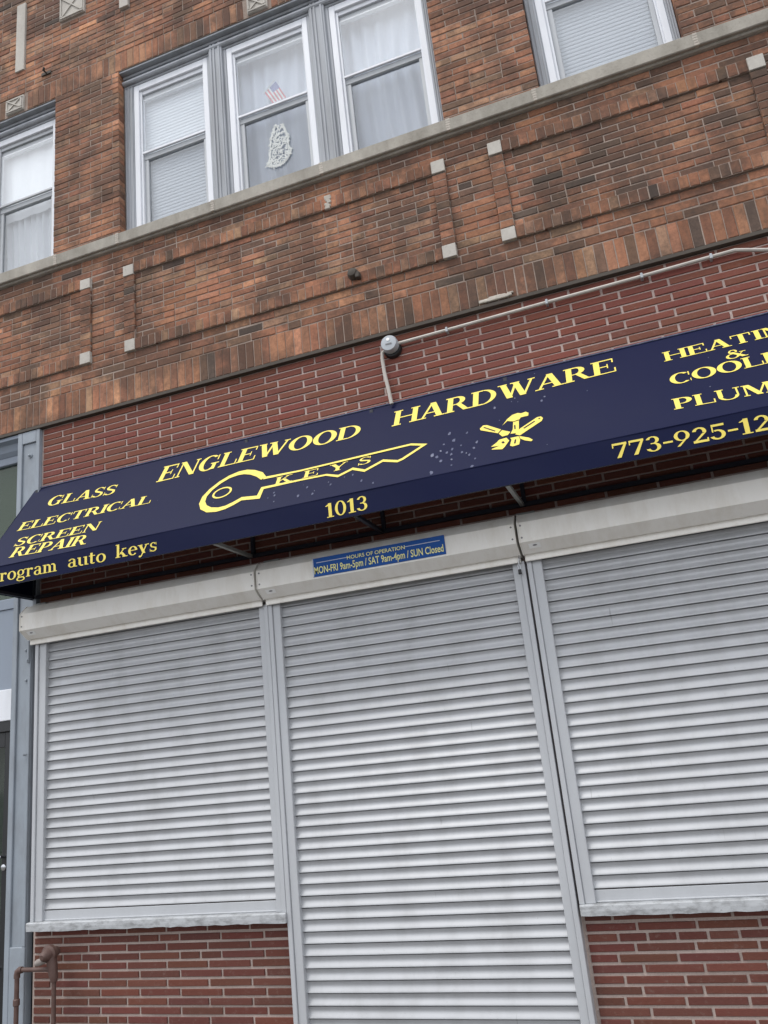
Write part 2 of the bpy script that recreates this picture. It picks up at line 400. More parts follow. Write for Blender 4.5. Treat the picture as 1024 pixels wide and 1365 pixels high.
panels = [(WX0, -4.052), (-3.52, -.949), (-.428, 1.20)]
gaps = [(-3.95, -3.617), (-.85, -.527), (1.30, 1.72)]
for a, b in panels:
    courses('brick', a, b, 4.98, 5.585, 11, .205, .008, phase=rng.random()*.1)
    upright('rowlock_brick', a, b, 4.88, 4.98, .0625, .006, U-.021)
    upright('rowlock_brick', a, b, 5.585, 5.685, .0625, .006, U-.021)
for a, b in gaps: courses('brick', a, b, 4.88, 5.685, 14, .205, .008, phase=rng.random()*.1)
for a, b in ((-4.052, -3.950), (-3.620, -3.518), (-.949, -.850), (-.527, -.429), (1.20, 1.30)):
    courses('rowlock_brick', a, b, 4.982, 5.575, 10, 1., .007, U-.021, bond=(0,), headers=0, phase=-30.)
courses('brick', 1.72, WX1, 4.88, 5.685, 14, .205, .008)
courses('brick', WX0, WX1, 5.688, 5.862, 3, .208, .008)
courses('brick', WX0, -5.26, 5.987, ZW, 30, .205, .008)
courses('brick', -4.36, -3.66, 5.987, ZW, 30, .2333, .008, phase=.2333*2+.0)
courses('brick', -.81, -.10, 5.987, ZW, 30, .2366, .008, phase=-.81)
courses('brick', .878, WX1, 5.987, ZW, 30, .205, .008, phase=.878)
upright('soldier_brick', WX0, WX1, ZW, 7.925, .066, .006, U, H)
courses('brick', WX0, WX1, 7.925, ZT, 31, .205, .008, holes=H)
red = lambda: tuple(k*rng.uniform(.93, 1.07) for k in rng.choices([(.200, .075, .056), (.215, .082, .061), (.185, .070, .054)], (4, 3, 2))[0])
third = (0, 1/3)
brown = lambda: tuple(k*rng.uniform(.93, 1.07) for k in rng.choices([(.140, .054, .042), (.124, .050, .040), (.156, .059, .045)], (4, 3, 2))[0])
courses('roman_brick', -4.455, WX1, 2.92, 4.428, 28, .3075, .0110, 0, red, third, headers=0, vj=.0165, phase=-4.265+.3075*2)
courses('roman_brick', -4.455, -2.478, .003, .690, 13, .3075, .0160, 0, brown, (.5, .82), headers=0.04, phase=-4.16)
courses('roman_brick', 1.315, WX1, .69, 2.92, 42, .3075, .0110, 0, red, third, headers=0, vj=.0165)
courses('roman_brick', -.695, WX1, .003, .672, 13, .3075, .0160, 0, brown, (.1, .42, .15, .5), headers=.05, phase=.04)

def show(p):
    x, z, lx, hz, c, fr = p
    X, Y = proj((x, fr, z))
    if not (-20 < X < 1044 and -15 < Y < 1380): return 0
    if fr > -.01 and z > 2.9:                     # behind the awning
        t = 3.92-z
        if 0 < t and proj((x, -.55, 3.009))[1] > Y: return .001
    return lx*hz/(Vector((x, fr, z))-CAM).length_squared
protos = {}
for kind, lst in kinds.items():
    lst.sort(key=show, reverse=True); rom = kind == 'roman_brick'
    ws = sorted(p[2] for p in lst); hs = sorted(p[3] for p in lst); Lm, Hm = ws[len(ws)//2], hs[len(hs)//2]
    dp = .05 if rom else DEPTH
    var = [brick_mesh(kind, Lm, Hm, dp, 11*k+3, M['roman' if rom else 'brick'], .0022 if rom else .0034, .001 if rom else .0019) for k in range(8)]
    par = lower if rom else upper
    for k, (x, z, lx, hz, c, fr) in enumerate(lst[:300]):
        o = link(kind, var[k % 8], base if rom and z < 1 else par, (x, fr+dp, z)); o.scale = (lx/Lm, 1, hz/Hm); o.color = (*c, 1)
    rest = lst[300:]
    if rest:
        V, F, C = [], [], []
        for k, (x, z, lx, hz, c, fr) in enumerate(rest):
            me = var[k % 8]; b = len(V)
            V += [(x+v.co.x*lx/Lm, fr+dp+v.co.y, z+v.co.z*hz/Hm) for v in me.vertices]; C += [(*c, 1)]*len(me.vertices)
            F += [tuple(b+i for i in p.vertices) for p in me.polygons]
        me = mesh(kind+'_field', V, F, M['roman_many' if rom else 'brick_many'])
        at = me.color_attributes.new('bcol', 'FLOAT_COLOR', 'POINT'); at.data.foreach_set('color', [q for c in C for q in c])
        tag(link(kind+'_field', me, par, (0, 0, 0)), kind='stuff')

for a, b, c, d, k in ST:
    fr = U-.027 if k == 'block' else U-.018
    m = BX(a, b, fr, U+.05, c, d, .003)
    o = part('limestone_block' if k != 'cross' else 'carved_limestone_block', m, 'stone', upper)
    if k == 'cross':
        q = MB(); e = .022; y0, y1 = fr-.010, fr+.002
        for zz in (c+.008, d-.008-e): q.box(a+.008, b-.008, y0, y1, zz, zz+e*.8, .003)
        for xx in (a+.008, b-.008-e): q.box(xx, xx+e*.8, y0, y1-.0005, c+.03, d-.03, .003)
        cx, cz = (a+b)/2, (c+d)/2; rx, rz = (b-a)/2-.03, (d-c)/2-.03
        for sg in (1, -1):
            q.prism([(cx-rx-.008, cz-sg*rz), (cx-rx+.008, cz-sg*rz-.000), (cx+rx+.008, cz+sg*rz), (cx+rx-.008, cz+sg*rz)], y0+.001*sg, y1)
        part('carved_cross', q, 'stone', upper)
# window sill course: stones with white pointing between
JX = [WX0, -4.29, -3.652, -2.739, -1.786, -.774, -.139, .937, 1.85, WX1]
for a, b in zip(JX[:-1], JX[1:]):
    part('sill_stone', BX(a+.006, b-.006, U-.055+rng.uniform(-.003, .003), .30, 5.878+rng.uniform(-.002, .002), ZS+rng.uniform(-.003, .003), .006), 'stone_sill', upper)
    if b < WX1:
        q = MB()
        for k in range(5):
            z0 = 5.880+k*.0205; q.box(b-.013-rng.uniform(0, .007), b+.013+rng.uniform(0, .007), U-.058, U, z0, z0+.0215, .003)
        part('pointing', q, 'pointing', upper)
part('bed_moulding', MB().extrude_x([(U-.004, 5.861), (U-.022, 5.864), (U-.030, 5.872), (U-.030, 5.879), (.02, 5.879), (.02, 5.861)], WX0, WX1), 'stone_sill', upper)
part('steel_lintel', MB().extrude_x([(U-.008, 4.432), (U-.008, 4.4565), (.06, 4.4565), (.06, 4.432)], WX0, WX1), 'steel', bld)
FIX = (-4.46, 8.04)
# mortar crumbs and small wall fixings
q = MB()
for k in range(26):
    x = -.62+rng.gauss(0, .05); z = 4.475+abs(rng.gauss(0, .012)); r = rng.uniform(.008, .022)
    q.box(x-r*2, x+r*2, U-.012-rng.random()*.006, U+.01, z-r*.5, z+r*.6, .004)
part('mortar_patch', q, 'pointing', upper)
q = MB()
for k in range(7):
    x = -1.77+rng.gauss(0, .012); z = 5.69-k*.016; r = rng.uniform(.016, .03)
    q.box(x-r, x+r, U-.028, U, z-.012, z+.012, .005)
part('mortar_patch', q, 'pointing', upper)
q = MB()
q.disc_y(-1.62, 4.96, [(.045, U), (.042, U-.05), (.030, U-.075), (.012, U-.08)], 12); q.box(-1.60, -1.565, U-.07, U-.02, 4.91, 4.955, .005)
part('old_wall_fixing', q, 'steel', upper, True)
fx, fz = FIX; q = MB(); q.tube([(fx, U, fz), (fx, U-.05, fz), (fx+.02, U-.06, fz+.01)], .012, 6); q.box(fx-.06, fx+.05, U-.012, U, fz-.015, fz+.02, .004)
part('old_wall_fixing', q, 'steel', upper)

# ------------------------------------------------------------------ windows of the upper floor
FY = .05
def casing(a, b, z0=ZS, z1=7.58):
    q = BX(a, b, FY, .25, z0, z1, .004)
    return q
def window(x0, x1, dark_rail=False):
    z0, z1, zm = ZS, 7.58, 6.84
    y = FY+.004; fr = MB()
    for a, b in ((x0, x0+.052), (x1-.048, x1)): fr.box(a, b, y, .12, z0, z1-.0005, .004)
    fr.box(x0+.052, x1-.048, y+.001, .12, 7.515, z1, .004)
    wnd = part('window', fr, 'white', bld)
    st = MB()
    for a, b in ((x0+.052, x0+.072), (x1-.060, x1-.048)): st.box(a, b, y+.016, .115, z0, 7.5145, .002)
    st.box(x0+.072, x1-.060, y+.022, .115, 7.475, 7.5145, .002)
    part('storm_frame', st, 'sash' if dark_rail else 'white', wnd)
    rl = BX(x0+.072, x1-.060, y+.014, y+.034, zm-.010, zm+.010, .002); part('meeting_rail', rl, 'sash' if dark_rail else 'white', wnd)
    rl = BX(x0+.072, x1-.060, y+.036, y+.075, zm-.062, zm-.0105, .003); part('sash_rail', rl, 'sash', wnd)
    lo = MB()
    lo.box(x0+.072, x0+.112, y+.040, y+.075, z0+.03, zm-.0625, .003); lo.box(x1-.092, x1-.060, y+.040, y+.075, z0+.03, zm-.0625, .003)
    lo.box(x0+.072, x1-.060, y+.041, y+.076, z0, z0+.03, .003); part('lower_sash', lo, 'sash', wnd)
    hd = BX(x0+.072, x1-.060, y+.040, y+.075, 7.42, 7.4745, .003); part('upper_sash', hd, 'sash', wnd)
    part('pane', BX(x0+.072, x1-.060, y+.028, y+.031, zm+.0105, 7.42), 'glass', wnd)
    part('pane', BX(x0+.112, x1-.092, y+.055, y+.058, z0+.03, zm-.0625), 'screen_glass', wnd)
    return wnd
WIN = [(-5.16, -4.41), (-3.56, -2.80), (-2.61, -1.84), (-1.64, -.86), (-.02, .83)]
for i, (a, b) in enumerate(WIN): window(a, b, i == 0)
for a, b in ((-5.26, -5.16), (-4.41, -4.36), (-3.66, -3.56), (-.86, -.81), (-.10, -.02), (.83, .878)):
    q = casing(a+.001, b-.001); n = 3
    for k in range(n):
        xx = a+(b-a)*(k+.5)/n; q.box(xx-.006, xx+.006, FY-.006, FY+.001, ZS+.001, 7.579, .002)
    part('window_casing', q, 'casing', bld)
for a, b in ((-2.80, -2.61), (-1.84, -1.64)):
    q = BX(a+.001, b-.001, FY, .25, ZS, 7.58, .004)
    q.box(a+.03, b-.03, FY-.022, FY+.001, ZS+.001, 7.66, .006)
    for xx in (a+.045, a+.075, b-.065): q.box(xx, xx+.018, FY-.030, FY-.0215, ZS+.002, 7.655, .003)
    part('mullion', q, 'casing', bld)
for a, b in OPEN:
    q = BX(a+.002, b-.002, FY-.002, .25, 7.581, 7.70, .003); q.box(a+.001, b-.001, U+.012, .25, 7.7005, 7.719, .002)
    q.tube([(a+.003, FY-.012, 7.625), (b-.003, FY-.012, 7.625)], .024, 10); q.box(a+.002, b-.002, FY-.022, FY, 7.672, 7.6995, .004)
    part('head_casing', q, 'casing', bld)
    q = MB(); q.box(a-.3, b+.3, 1.6, 1.65, ZS-.6, ZW+.3); q.box(a-.35, a-.3, .285, 1.599, ZS-.6, ZW+.3); q.box(b+.3, b+.35, .285, 1.599, ZS-.6, ZW+.3)
    q.box(a-.35, b+.35, .285, 1.65, ZW+.301, ZW+.35); q.box(a-.35, b+.35, .285, 1.65, ZS-.65, ZS-.601)
    part('room', q, 'dark', bld)

# things hanging behind the glass
def curtain(x0, x1, z0, z1, y, amp, wl, name, label, mat, cat='curtain', group=None):
    nx = int((x1-x0)/wl*8); v, f = [], []
    ph = rng.random()*6
    for j in range(9):
        z = z0+(z1-z0)*j/8
        for i in range(nx+1):
            x = x0+(x1-x0)*i/nx
            v.append((x, y+amp*math.sin(2*math.pi*(x+.02*math.sin(z*3))/wl+ph)+.4*amp*math.sin(x*61+z*2), z))
    for j in range(8):
        for i in range(nx): a = j*(nx+1)+i; f.append((a, a+1, a+nx+2, a+nx+1))
    b = MB(); b.v = v; b.f = f
    return tag(part(name, b, mat, None, True), label, cat, group)
def blind(x0, x1, z0, z1, y, label):
    t = thing('window_blind', label, 'blind', ((x0+x1)/2, y, z0)); q = MB(); n = int((z1-z0)/.034)
    for k in range(n):
        z = z0+.03+(z1-z0-.06)*k/n
        q.extrude_x([(y-.0035, z), (y-.0035, z+.012), (y+.0015, z+.040), (y+.0025, z+.040), (y-.002, z+.012), (y-.002, z)], x0, x1)
    tag(part('slat_set', q, 'blind', t), kind='stuff'); part('head_rail', BX(x0, x1, y-.012, y+.014, z1-.03, z1, .003), 'blind', t)
    part('bottom_rail', BX(x0, x1, y-.009, y+.010, z0, z0+.018, .003), 'blind', t)
cy = FY+.13
curtain(-5.2, -4.40, 6.72, 7.78, cy-.012, .006, .22, 'reflection_sheet', 'white shade standing in for reflected sky in the far left upper pane', 'curtain', 'reflection_sheet')  # white sheet added so this pane looks like it mirrors bright sky
curtain(-5.2, -4.40, 5.95, 6.78, cy+.03, .018, .07, 'lace_curtain', 'gathered pale curtain in the lower half of the far left window', 'curtain')
blind(-3.55, -2.81, 5.99, 7.60, cy-.03, 'pale slatted blind in the leftmost window of the row of three')
curtain(-2.59, -1.86, 5.95, 7.80, cy+.04, .016, .13, 'curtain', 'added grey sheet for the reflected sky tone of the middle window behind the flag', 'sky_tone_sheet')  # added sheet; its tone replaces the cloudy sky reflection
curtain(-1.62, -.88, 5.95, 7.80, cy+.04, .016, .12, 'curtain', 'added grey sheet for the reflected sky tone of the rightmost window of the row of three', 'sky_tone_sheet')  # also added, for the bluish cloud reflection in this pane
blind(-.01, .82, 5.99, 7.60, cy-.03, 'grey slatted blind in the single window at the top right')
# flag, standing tilted at the meeting rail of the middle window
fl = thing('small_flag', 'small striped red, white and blue flag in the middle upper window', 'flag', (-2.2, FY+.085, 6.84))
FQ = [Vector((-2.199, 7.129)), Vector((-2.310, 7.055)), Vector((-2.246, 6.924)), Vector((-2.116, 6.929))]   # canton corner, hoist foot, fly corners
def flag_pt(u, v):               # u along the fly, v across the stripes (0 at the canton side)
    p = (FQ[0]*(1-v)+FQ[1]*v)*(1-u) + (FQ[3]*(1-v)+FQ[2]*v)*u
    return (p.x, FY+.085+.004*math.sin(u*9), p.y)
for k in range(9):
    q = MB(); n = 8; b0 = 0
    u0 = .40 if k < 5 else 0.0
    for i in range(n+1):
        u = u0+(1-u0)*i/n
        for v in (k/9, (k+1)/9): q.v.append(flag_pt(u, v))
    for i in range(n): q.f.append((2*i, 2*i+1, 2*i+3, 2*i+2))
    part('stripe', q, 'red' if k % 2 == 0 else 'lace', fl)
q = MB()
for u in (0, .2, .4):
    for v in (0, 5/9): q.v.append(flag_pt(u, v))
q.f = [(0, 1, 3, 2), (2, 3, 5, 4)]; part('canton', q, 'blue', fl)
part('pole', MB().tube([Vector(flag_pt(-.10, .0)), Vector(flag_pt(-.02, 1.05))], .004, 6), 'lace', fl)
# lace decoration in the shape of two hands pressed together, on the lower middle pane
ld = MB(); yy = FY+.052
hand = [(-2.325, 6.285), (-2.30, 6.34), (-2.285, 6.42), (-2.28, 6.50), (-2.262, 6.575), (-2.235, 6.64), (-2.215, 6.668), (-2.196, 6.64), (-2.185, 6.60), (-2.172, 6.625), (-2.150, 6.650), (-2.132, 6.60), (-2.112, 6.53), (-2.105, 6.46), (-2.110, 6.40), (-2.085, 6.375), (-2.10, 6.325), (-2.14, 6.275), (-2.20, 6.245), (-2.26, 6.250)]
cx, cz = -2.2, 6.42
for i in range(len(hand)):
    a, b = hand[i], hand[(i+1) % len(hand)]
    ia, ib = [(cx+(p[0]-cx)*.84, cz+(p[1]-cz)*.86) for p in (a, b)]
    ld.prism([a, b, ib, ia], yy-.004, yy-.001)
r2 = random.Random(3)
def inside(p):
    c = False; n = len(hand)
    for i in range(n):
        (x1, z1), (x2, z2) = hand[i], hand[i-1]
        if (z1 > p[1]) != (z2 > p[1]) and p[0] < (x2-x1)*(p[1]-z1)/(z2-z1)+x1: c = not c
    return c
for k in range(420):
    x, z = r2.uniform(-2.33, -2.08), r2.uniform(6.24, 6.67)
    if not inside((x, z)): continue
    a = r2.uniform(0, 3.1); l = r2.uniform(.008, .024); wd = .0036
    dx, dz = math.cos(a)*l, math.sin(a)*l; nx, nz2 = -math.sin(a)*wd, math.cos(a)*wd
    y0 = yy-.0045-r2.random()*.003
    ld.prism([(x-dx-nx, z-dz-nz2), (x+dx-nx, z+dz-nz2), (x+dx+nx, z+dz+nz2), (x-dx+nx, z-dz+nz2)], y0, y0+.002)
tag(part('lace_decoration', ld, 'lace'), 'white lace ornament shaped like praying hands in the middle lower pane', 'window ornament')

# ------------------------------------------------------------------ left shop bay: iron pier, transom, panel and door
pi = MB().box(-4.690, -4.512, -.012, .28, 0, 4.430, .004).box(-4.5115, -4.468, -.012, .28, 2.70, 4.430, .004)
for a, b, z0, z1 in ((-4.690, -4.644, .001, 4.429), (-4.503, -4.468, 2.701, 4.429), (-4.540, -4.512, .586, 2.70)): pi.box(a, b, U, -.0115, z0, z1, .004)
pi.box(-4.644, -4.503, U+.001, -.0115, 4.325, 4.429, .004); pi.box(-4.644, -4.512, U+.001, -.0115, .001, .585, .004)
pier = part('iron_pier', pi, 'pier', bld)
for x, z in ((-4.57, 4.215), (-4.556, 2.628), (-4.550, 2.402)):
    part('bolt', MB().disc_y(x, z, [(.020, -.012), (.020, -.019), (.011, -.020), (.010, -.036), (.003, -.040)], 8), 'pier', pier)
part('hanger_plate', BX(-4.538, -4.514, -.046, -.030, 2.530, 2.700, .006).disc_y(-4.526, 2.548, [(.008, -.046), (.007, -.053), (.002, -.055)], 8), 'pier', pier)
part('hook', MB().tube([(-4.54, -.03, 1.86), (-4.54, -.05, 1.86), (-4.525, -.056, 1.868), (-4.513, -.05, 1.862)], .006, 6), 'pier', pier)
part('gap_shade_strip', BX(-4.511, -4.472, .04, .10, 0, 2.69), 'black', bld)  # black strip painted as the shade in the gap beside the pier
by = .08
part('transom_head', MB().extrude_x([(U+.01, 4.428), (U+.01, 4.40), (.03, 4.385), (.05, 4.33), (by, 4.30), (.2, 4.30), (.2, 4.428)], WX0, -4.692), 'bay', bld)
tr = part('transom_window', BX(WX0, -4.692, by, by+.06, 3.00, 3.085, .004).box(WX0, -4.692, by+.001, by+.06, 4.235, 4.2995, .004).box(-4.740, -4.692, by+.002, by+.06, 3.0855, 4.2345, .004), 'bay', bld)
part('pane', BX(WX0, -4.740, by+.03, by+.034, 3.086, 4.2345), 'dark_glass', tr)
part('transom_board', BX(WX0, -4.74, by+.05, by+.058, 3.086, 4.2345), 'board', tr)
part('interior', BX(WX0, -4.7, .55, .6, 0, 4.43), 'dark', bld)
pn = part('bay_panel', BX(WX0, -4.692, by+.01, by+.06, 2.372, 2.999, .003), 'bay', bld)
part('trim', BX(-4.722, -4.692, by-.012, by+.009, 2.372, 2.99, .003), 'pier', pn)
part('white_board', BX(WX0, -4.692, by-.006, by+.06, 2.135, 2.371, .004), 'white', bld)
dr = part('shop_door', BX(WX0, -4.692, by+.005, by+.06, 2.055, 2.1345, .003).box(-4.735, -4.692, by+.004, by+.06, 0, 2.0545, .003).box(-4.86, -4.7385, by+.022, by+.055, .02, 2.05, .003).box(WX0, -4.8605, by+.022, by+.055, 1.94, 2.05, .003).box(WX0, -4.8605, by+.022, by+.055, .02, .35, .003), 'door', bld)
part('pane', BX(WX0, -4.8605, by+.036, by+.040, .3505, 1.9395), 'dark_glass', dr)
part('handle', MB().tube([(-4.83, by+.022, 1.165), (-4.83, by-.02, 1.165), (-4.90, by-.03, 1.165)], .012, 8).disc_y(-4.83, 1.09, [(.022, by+.022), (.022, by+.008), (.012, by+.004)], 12), 'chrome', dr, True)
part('push_bar', BX(WX0, -4.84, by+.004, by+.0215, .415, .430, .002), 'chrome', dr)
# shutter sills
for a, b, zt, hh in ((-4.447, -2.474, .747, .054), (-.697, 1.32, .727, .056)):
    n = 36; q = MB(); rr = random.Random(int(zt*1000))
    prof = lambda: [(.03, zt-hh), (-.090+rr.uniform(-.001, .002), zt-hh+rr.uniform(-.004, .002)), (-.0925+rr.uniform(-.001, .001), zt-hh*.55), (-.092+rr.uniform(-.001, .001), zt-.006), (-.085, zt+rr.uniform(-.001, .0005)), (.03, zt)]
    xs_ = [a+(b-a)*i/n for i in range(n+1)]
    for x in xs_: q.v += [(x, y, z) for y, z in prof()]
    for i in range(n):
        for k in range(6): q.f.append((i*6+k, i*6+(k+1) % 6, (i+1)*6+(k+1) % 6, (i+1)*6+k))
    q.f.append(tuple(range(6))); q.f.append(tuple(n*6+k for k in range(6)))
    part('shutter_sill', q, 'sill', bld)

# ------------------------------------------------------------------ roller shutters
SP = [(0, 5.2), (.05, 4.4), (.12, 2.8), (.20, 1.3), (.29, .5), (.38, .6), (.47, 1.9), (.56, 4.3), (.65, 7.3), (.73, 10.0), (.80, 12.2), (.86, 13.4), (.89, 13.5), (.905, 12.2), (.914, 9.0), (.916, -12.0), (1.0, -12.0)]
def shutter(label, x0, x1, zbot, pitch, ztop, bx0, bx1, rails, bar_h=.065, yb=-.022, jig=0.):
    t = thing('roller_shutter', label, 'shutter', ((x0+x1)/2, yb, zbot), 'roller shutters over the shop front')
    prof = [(-d*.00115, pitch*(1-u)) for u, d in SP] + [(.016, 0), (.016, pitch)]
    me = None; z = zbot+bar_h; k = 0
    base = MB().extrude_x(prof, -(x1-x0)/2, (x1-x0)/2)
    me = mesh('slat', base.v, base.f, M['slat'])
    me.polygons.foreach_set('use_smooth', [True]*len(me.polygons))
    import bmesh
    bm = bmesh.new(); bm.from_mesh(me); bmesh.ops.recalc_face_normals(bm, faces=bm.faces)
    for e in bm.edges:
        if len(e.link_faces) == 2 and e.calc_face_angle(0) > R(50): e.smooth = False
    bm.to_mesh(me); bm.free()
    while z < ztop:
        o = link('slat', me, t, ((x0+x1)/2, yb+rng.uniform(-.0012, .0012), z)); o.rotation_euler = (0, R(rng.gauss(0, .012)), R(rng.gauss(0, .02))); z += pitch
    part('bottom_bar', BX(x0, x1, yb-.014, yb+.006, zbot+.001, zbot+bar_h-.0015, .002).box(x0, x1, yb-.022, yb-.0135, zbot+.001, zbot+.010, .002), 'rail', t)
    for (a, b, flip) in rails:
        m_ = b-.030 if flip else a+.030
        zb = zbot if zbot > .1 else 0
        q = MB().box(a, m_-.0005, -.072, .02, zb, 2.66, .003) if not flip else MB().box(m_+.0005, b, -.072, .02, zb, 2.66, .003)
        if not flip: q.box(m_, b, -.060, .018, zb, 2.66, .003)
        else: q.box(a, m_, -.060, .018, zb, 2.66, .003)
        part('guide_rail', q, 'rail', t)
    bp = [(.008, 2.69), (-.085, 2.69), (-.085, 2.652), (-.092, 2.648), (-.096, 2.652), (-.096, 2.688), (-.122, 2.688), (-.2, 2.746), (-.2, 2.868), (-.136, 2.932), (.008, 2.932)]
    bx = part('shutter_box', MB().extrude_x(bp, bx0+.006, bx1-.006), 'box', t)
    for e0, e1 in ((bx0, bx0+.0055), (bx1-.0055, bx1)):
        part('end_cap', MB().extrude_x([(.008, 2.688), (-.121, 2.685), (-.203, 2.745), (-.203, 2.870), (-.137, 2.936), (.008, 2.936)], e0, e1), 'box', bx)
    s0 = bx0+.05
    lab = MB(); dv = Vector((0, .078, -.058)).normalized(); nv = Vector((0, -.058, -.078)).normalized(); A0 = Vector((0, -.2, 2.746))
    for u, vv in ((0, .018), (.07, .018), (.07, .058), (0, .058)): lab.v.append(Vector((s0+u, 0, 0))+A0+dv*vv+nv*.002)
    lab.f.append((0, 1, 2, 3)); part('sticker', lab, 'label', bx)
    pr = MB(); c0 = Vector((s0+.037, 0, 0))+A0+dv*.034+nv*.0035
    for k2 in range(12): an = k2*math.pi/6; pr.v.append(c0+Vector((.014*math.cos(an), 0, 0))+dv*.006*math.sin(an))
    pr.f.append(tuple(range(12))); part('sticker_print', pr, 'grey', bx)
    for sx in (bx0+.02, bx1-.02):
        for zz in (2.85, 2.775): part('rivet', MB().disc_y(sx, zz, [(.006, -.2), (.0055, -.203), (.002, -.204)], 8), 'grey', bx)
    part('wall_bracket', BX(bx0-.02, bx0+.10, -.05, .0, 2.937, 2.968, .003), 'bar', bx)
    return t
shutter('closed grey roller shutter left of the door shutter', -4.342, -2.548, .747, .0655, 2.66, -4.463, -2.497, [(-4.432, -4.340, False), (-2.550, -2.476, True)])
shutter('closed full-height roller shutter over the doorway in the middle', -2.392, -.788, -.045, .0667, 2.66, -2.479, -.722, [(-2.474, -2.390, False), (-.790, -.712, True)], .066)
shutter('closed grey roller shutter right of the door shutter', -.612, 1.19, .727, .0665, 2.66, -.705, 1.31, [(-.699, -.610, False), (1.188, 1.28, True)])
part_l = thing('padlock', 'small padlock hanging from the box corner of the right roller shutter', 'padlock', (-.742, -.10, 2.575))
part('body', BX(-.752, -.732, -.108, -.094, 2.575, 2.606, .003), 'black', part_l)
part('shackle', MB().tube([(-.748, -.101, 2.606), (-.748, -.101, 2.632), (-.742, -.101, 2.640), (-.736, -.101, 2.632), (-.736, -.101, 2.606)], .003, 6), 'chrome', part_l)
part('chain', MB().tube([(-.742, -.101, 2.638), (-.735, -.105, 2.672), (-.728, -.12, 2.690)], .006, 6), 'chrome', part_l)

# ------------------------------------------------------------------ awning
AXL, AXR, AD, ZTOP, ZF, ZB = -4.52, 2.1, -.55, 3.92, 3.155, 3.009
SL = math.hypot(AD, ZTOP-ZF); DV = Vector((0, -AD/SL, (ZTOP-ZF)/SL)); NV = Vector((0, -(ZTOP-ZF)/SL, -AD/SL))   # up-slope and outward
def sag(x, v): return .004*math.sin(x*2.1+.6)*math.sin(math.pi*v/SL) + .002*math.sin(x*5.3+v*4) * math.sin(math.pi*v/SL)
def slope(x, v, off=0.): return Vector((x, AD, ZF)) + DV*v + NV*(sag(x, v)+off)
def valance(x, v, off=0.): return Vector((x, AD-off-.0015*math.sin(x*7+v*20), ZB+v))
aw = thing('awning', 'navy blue shop awning with yellow lettering above the shutters', 'awning', ((AXL+AXR)/2, 0, ZB))
def sheet(fn, nu, nv, v1, name, mat, parent):
    q = MB()
    for j in range(nv+1):
        for i in range(nu+1): q.v.append(fn(AXL+(AXR-AXL)*i/nu, v1*j/nv))
    for j in range(nv):
        for i in range(nu): a = j*(nu+1)+i; q.f.append((a, a+1, a+nu+2, a+nu+1))
    return part(name, q, mat, parent, True)
canopy = sheet(slope, 90, 12, SL, 'canopy', 'navy', aw)
val = sheet(valance, 90, 3, ZF-ZB, 'valance', 'navy', aw)
sp = MB().extrude_x([(0, ZTOP), (AD, ZF), (AD, ZB), (0, ZB)], AXL-.002, AXL); part('side_panel', sp, 'navy', aw)
sp = MB().extrude_x([(0, ZTOP), (AD, ZF), (AD, ZB), (0, ZB)], AXR, AXR+.002); part('side_panel', sp, 'navy', aw)
part('fold_bead', MB().tube([(AXL, AD+.001, ZF), (AXR, AD+.001, ZF)], .004, 6), 'navy', aw)
part('top_bead', MB().tube([(AXL, -.004, ZTOP+.002), (AXR, -.004, ZTOP+.002)], .006, 6), 'spots', aw)
part('front_rail', BX(AXL+.01, AXR-.01, AD+.006, AD+.030, ZB+.004, ZB+.028), 'navy_in', aw)
part('wall_rail', BX(AXL+.01, AXR-.01, -.03, -.004, ZB+.004, ZB+.03), 'navy_in', aw)
for x in (AXL+.02, -2.60, -1.62, -.675, 1.2):
    b = part('bottom_bar', BX(x-.012, x+.012, AD+.031, -.031, ZB+.004, ZB+.026), 'bar' if x in (-2.60, -.675) else 'navy_in', aw)
    part('wall_upright', BX(x+.002, x+.026, -.031, -.006, ZB+.031, ZTOP-.02), 'navy_in', aw)
# --- letter shapes (serif capitals drawn from stems, bars, diagonals and bowls; cap height 1)
TK, TN, SF = .205, .075, .06
def rect(x0, x1, y0, y1): return [[(x0, y0), (x1, y0), (x1, y1), (x0, y1)]]
def stem(x, y0=0, y1=1, wd=TK, b=1, t=1, e=.075):
    o = rect(x, x+wd, y0, y1)
    if b: o += rect(x-e, x+wd+e, y0, y0+SF)
    if t: o += rect(x-e, x+wd+e, y1-SF, y1)
    return o
def diag(x0, y0, x1, y1, wd): return [[(x0, y0), (x0+wd, y0), (x1+wd, y1), (x1, y1)]]
def arc(cx, cy, rx, ry, a0, a1, wx, wy, n=18):
    o = []; P = []
    for i in range(n+1):
        a = R(a0+(a1-a0)*i/n); c, s = math.cos(a), math.sin(a)
        P.append(((cx+rx*c, cy+ry*s), (cx+(rx-wx)*c, cy+(ry-wy)*s)))
    for (a, b), (c, d) in zip(P[:-1], P[1:]): o.append([a, c, d, b])
    return o
def term(x, y0, y1, wd=.05): return rect(x-wd, x, y0, y1)
def sf(x0, x1, y): return rect(x0, x1, y, y+SF)
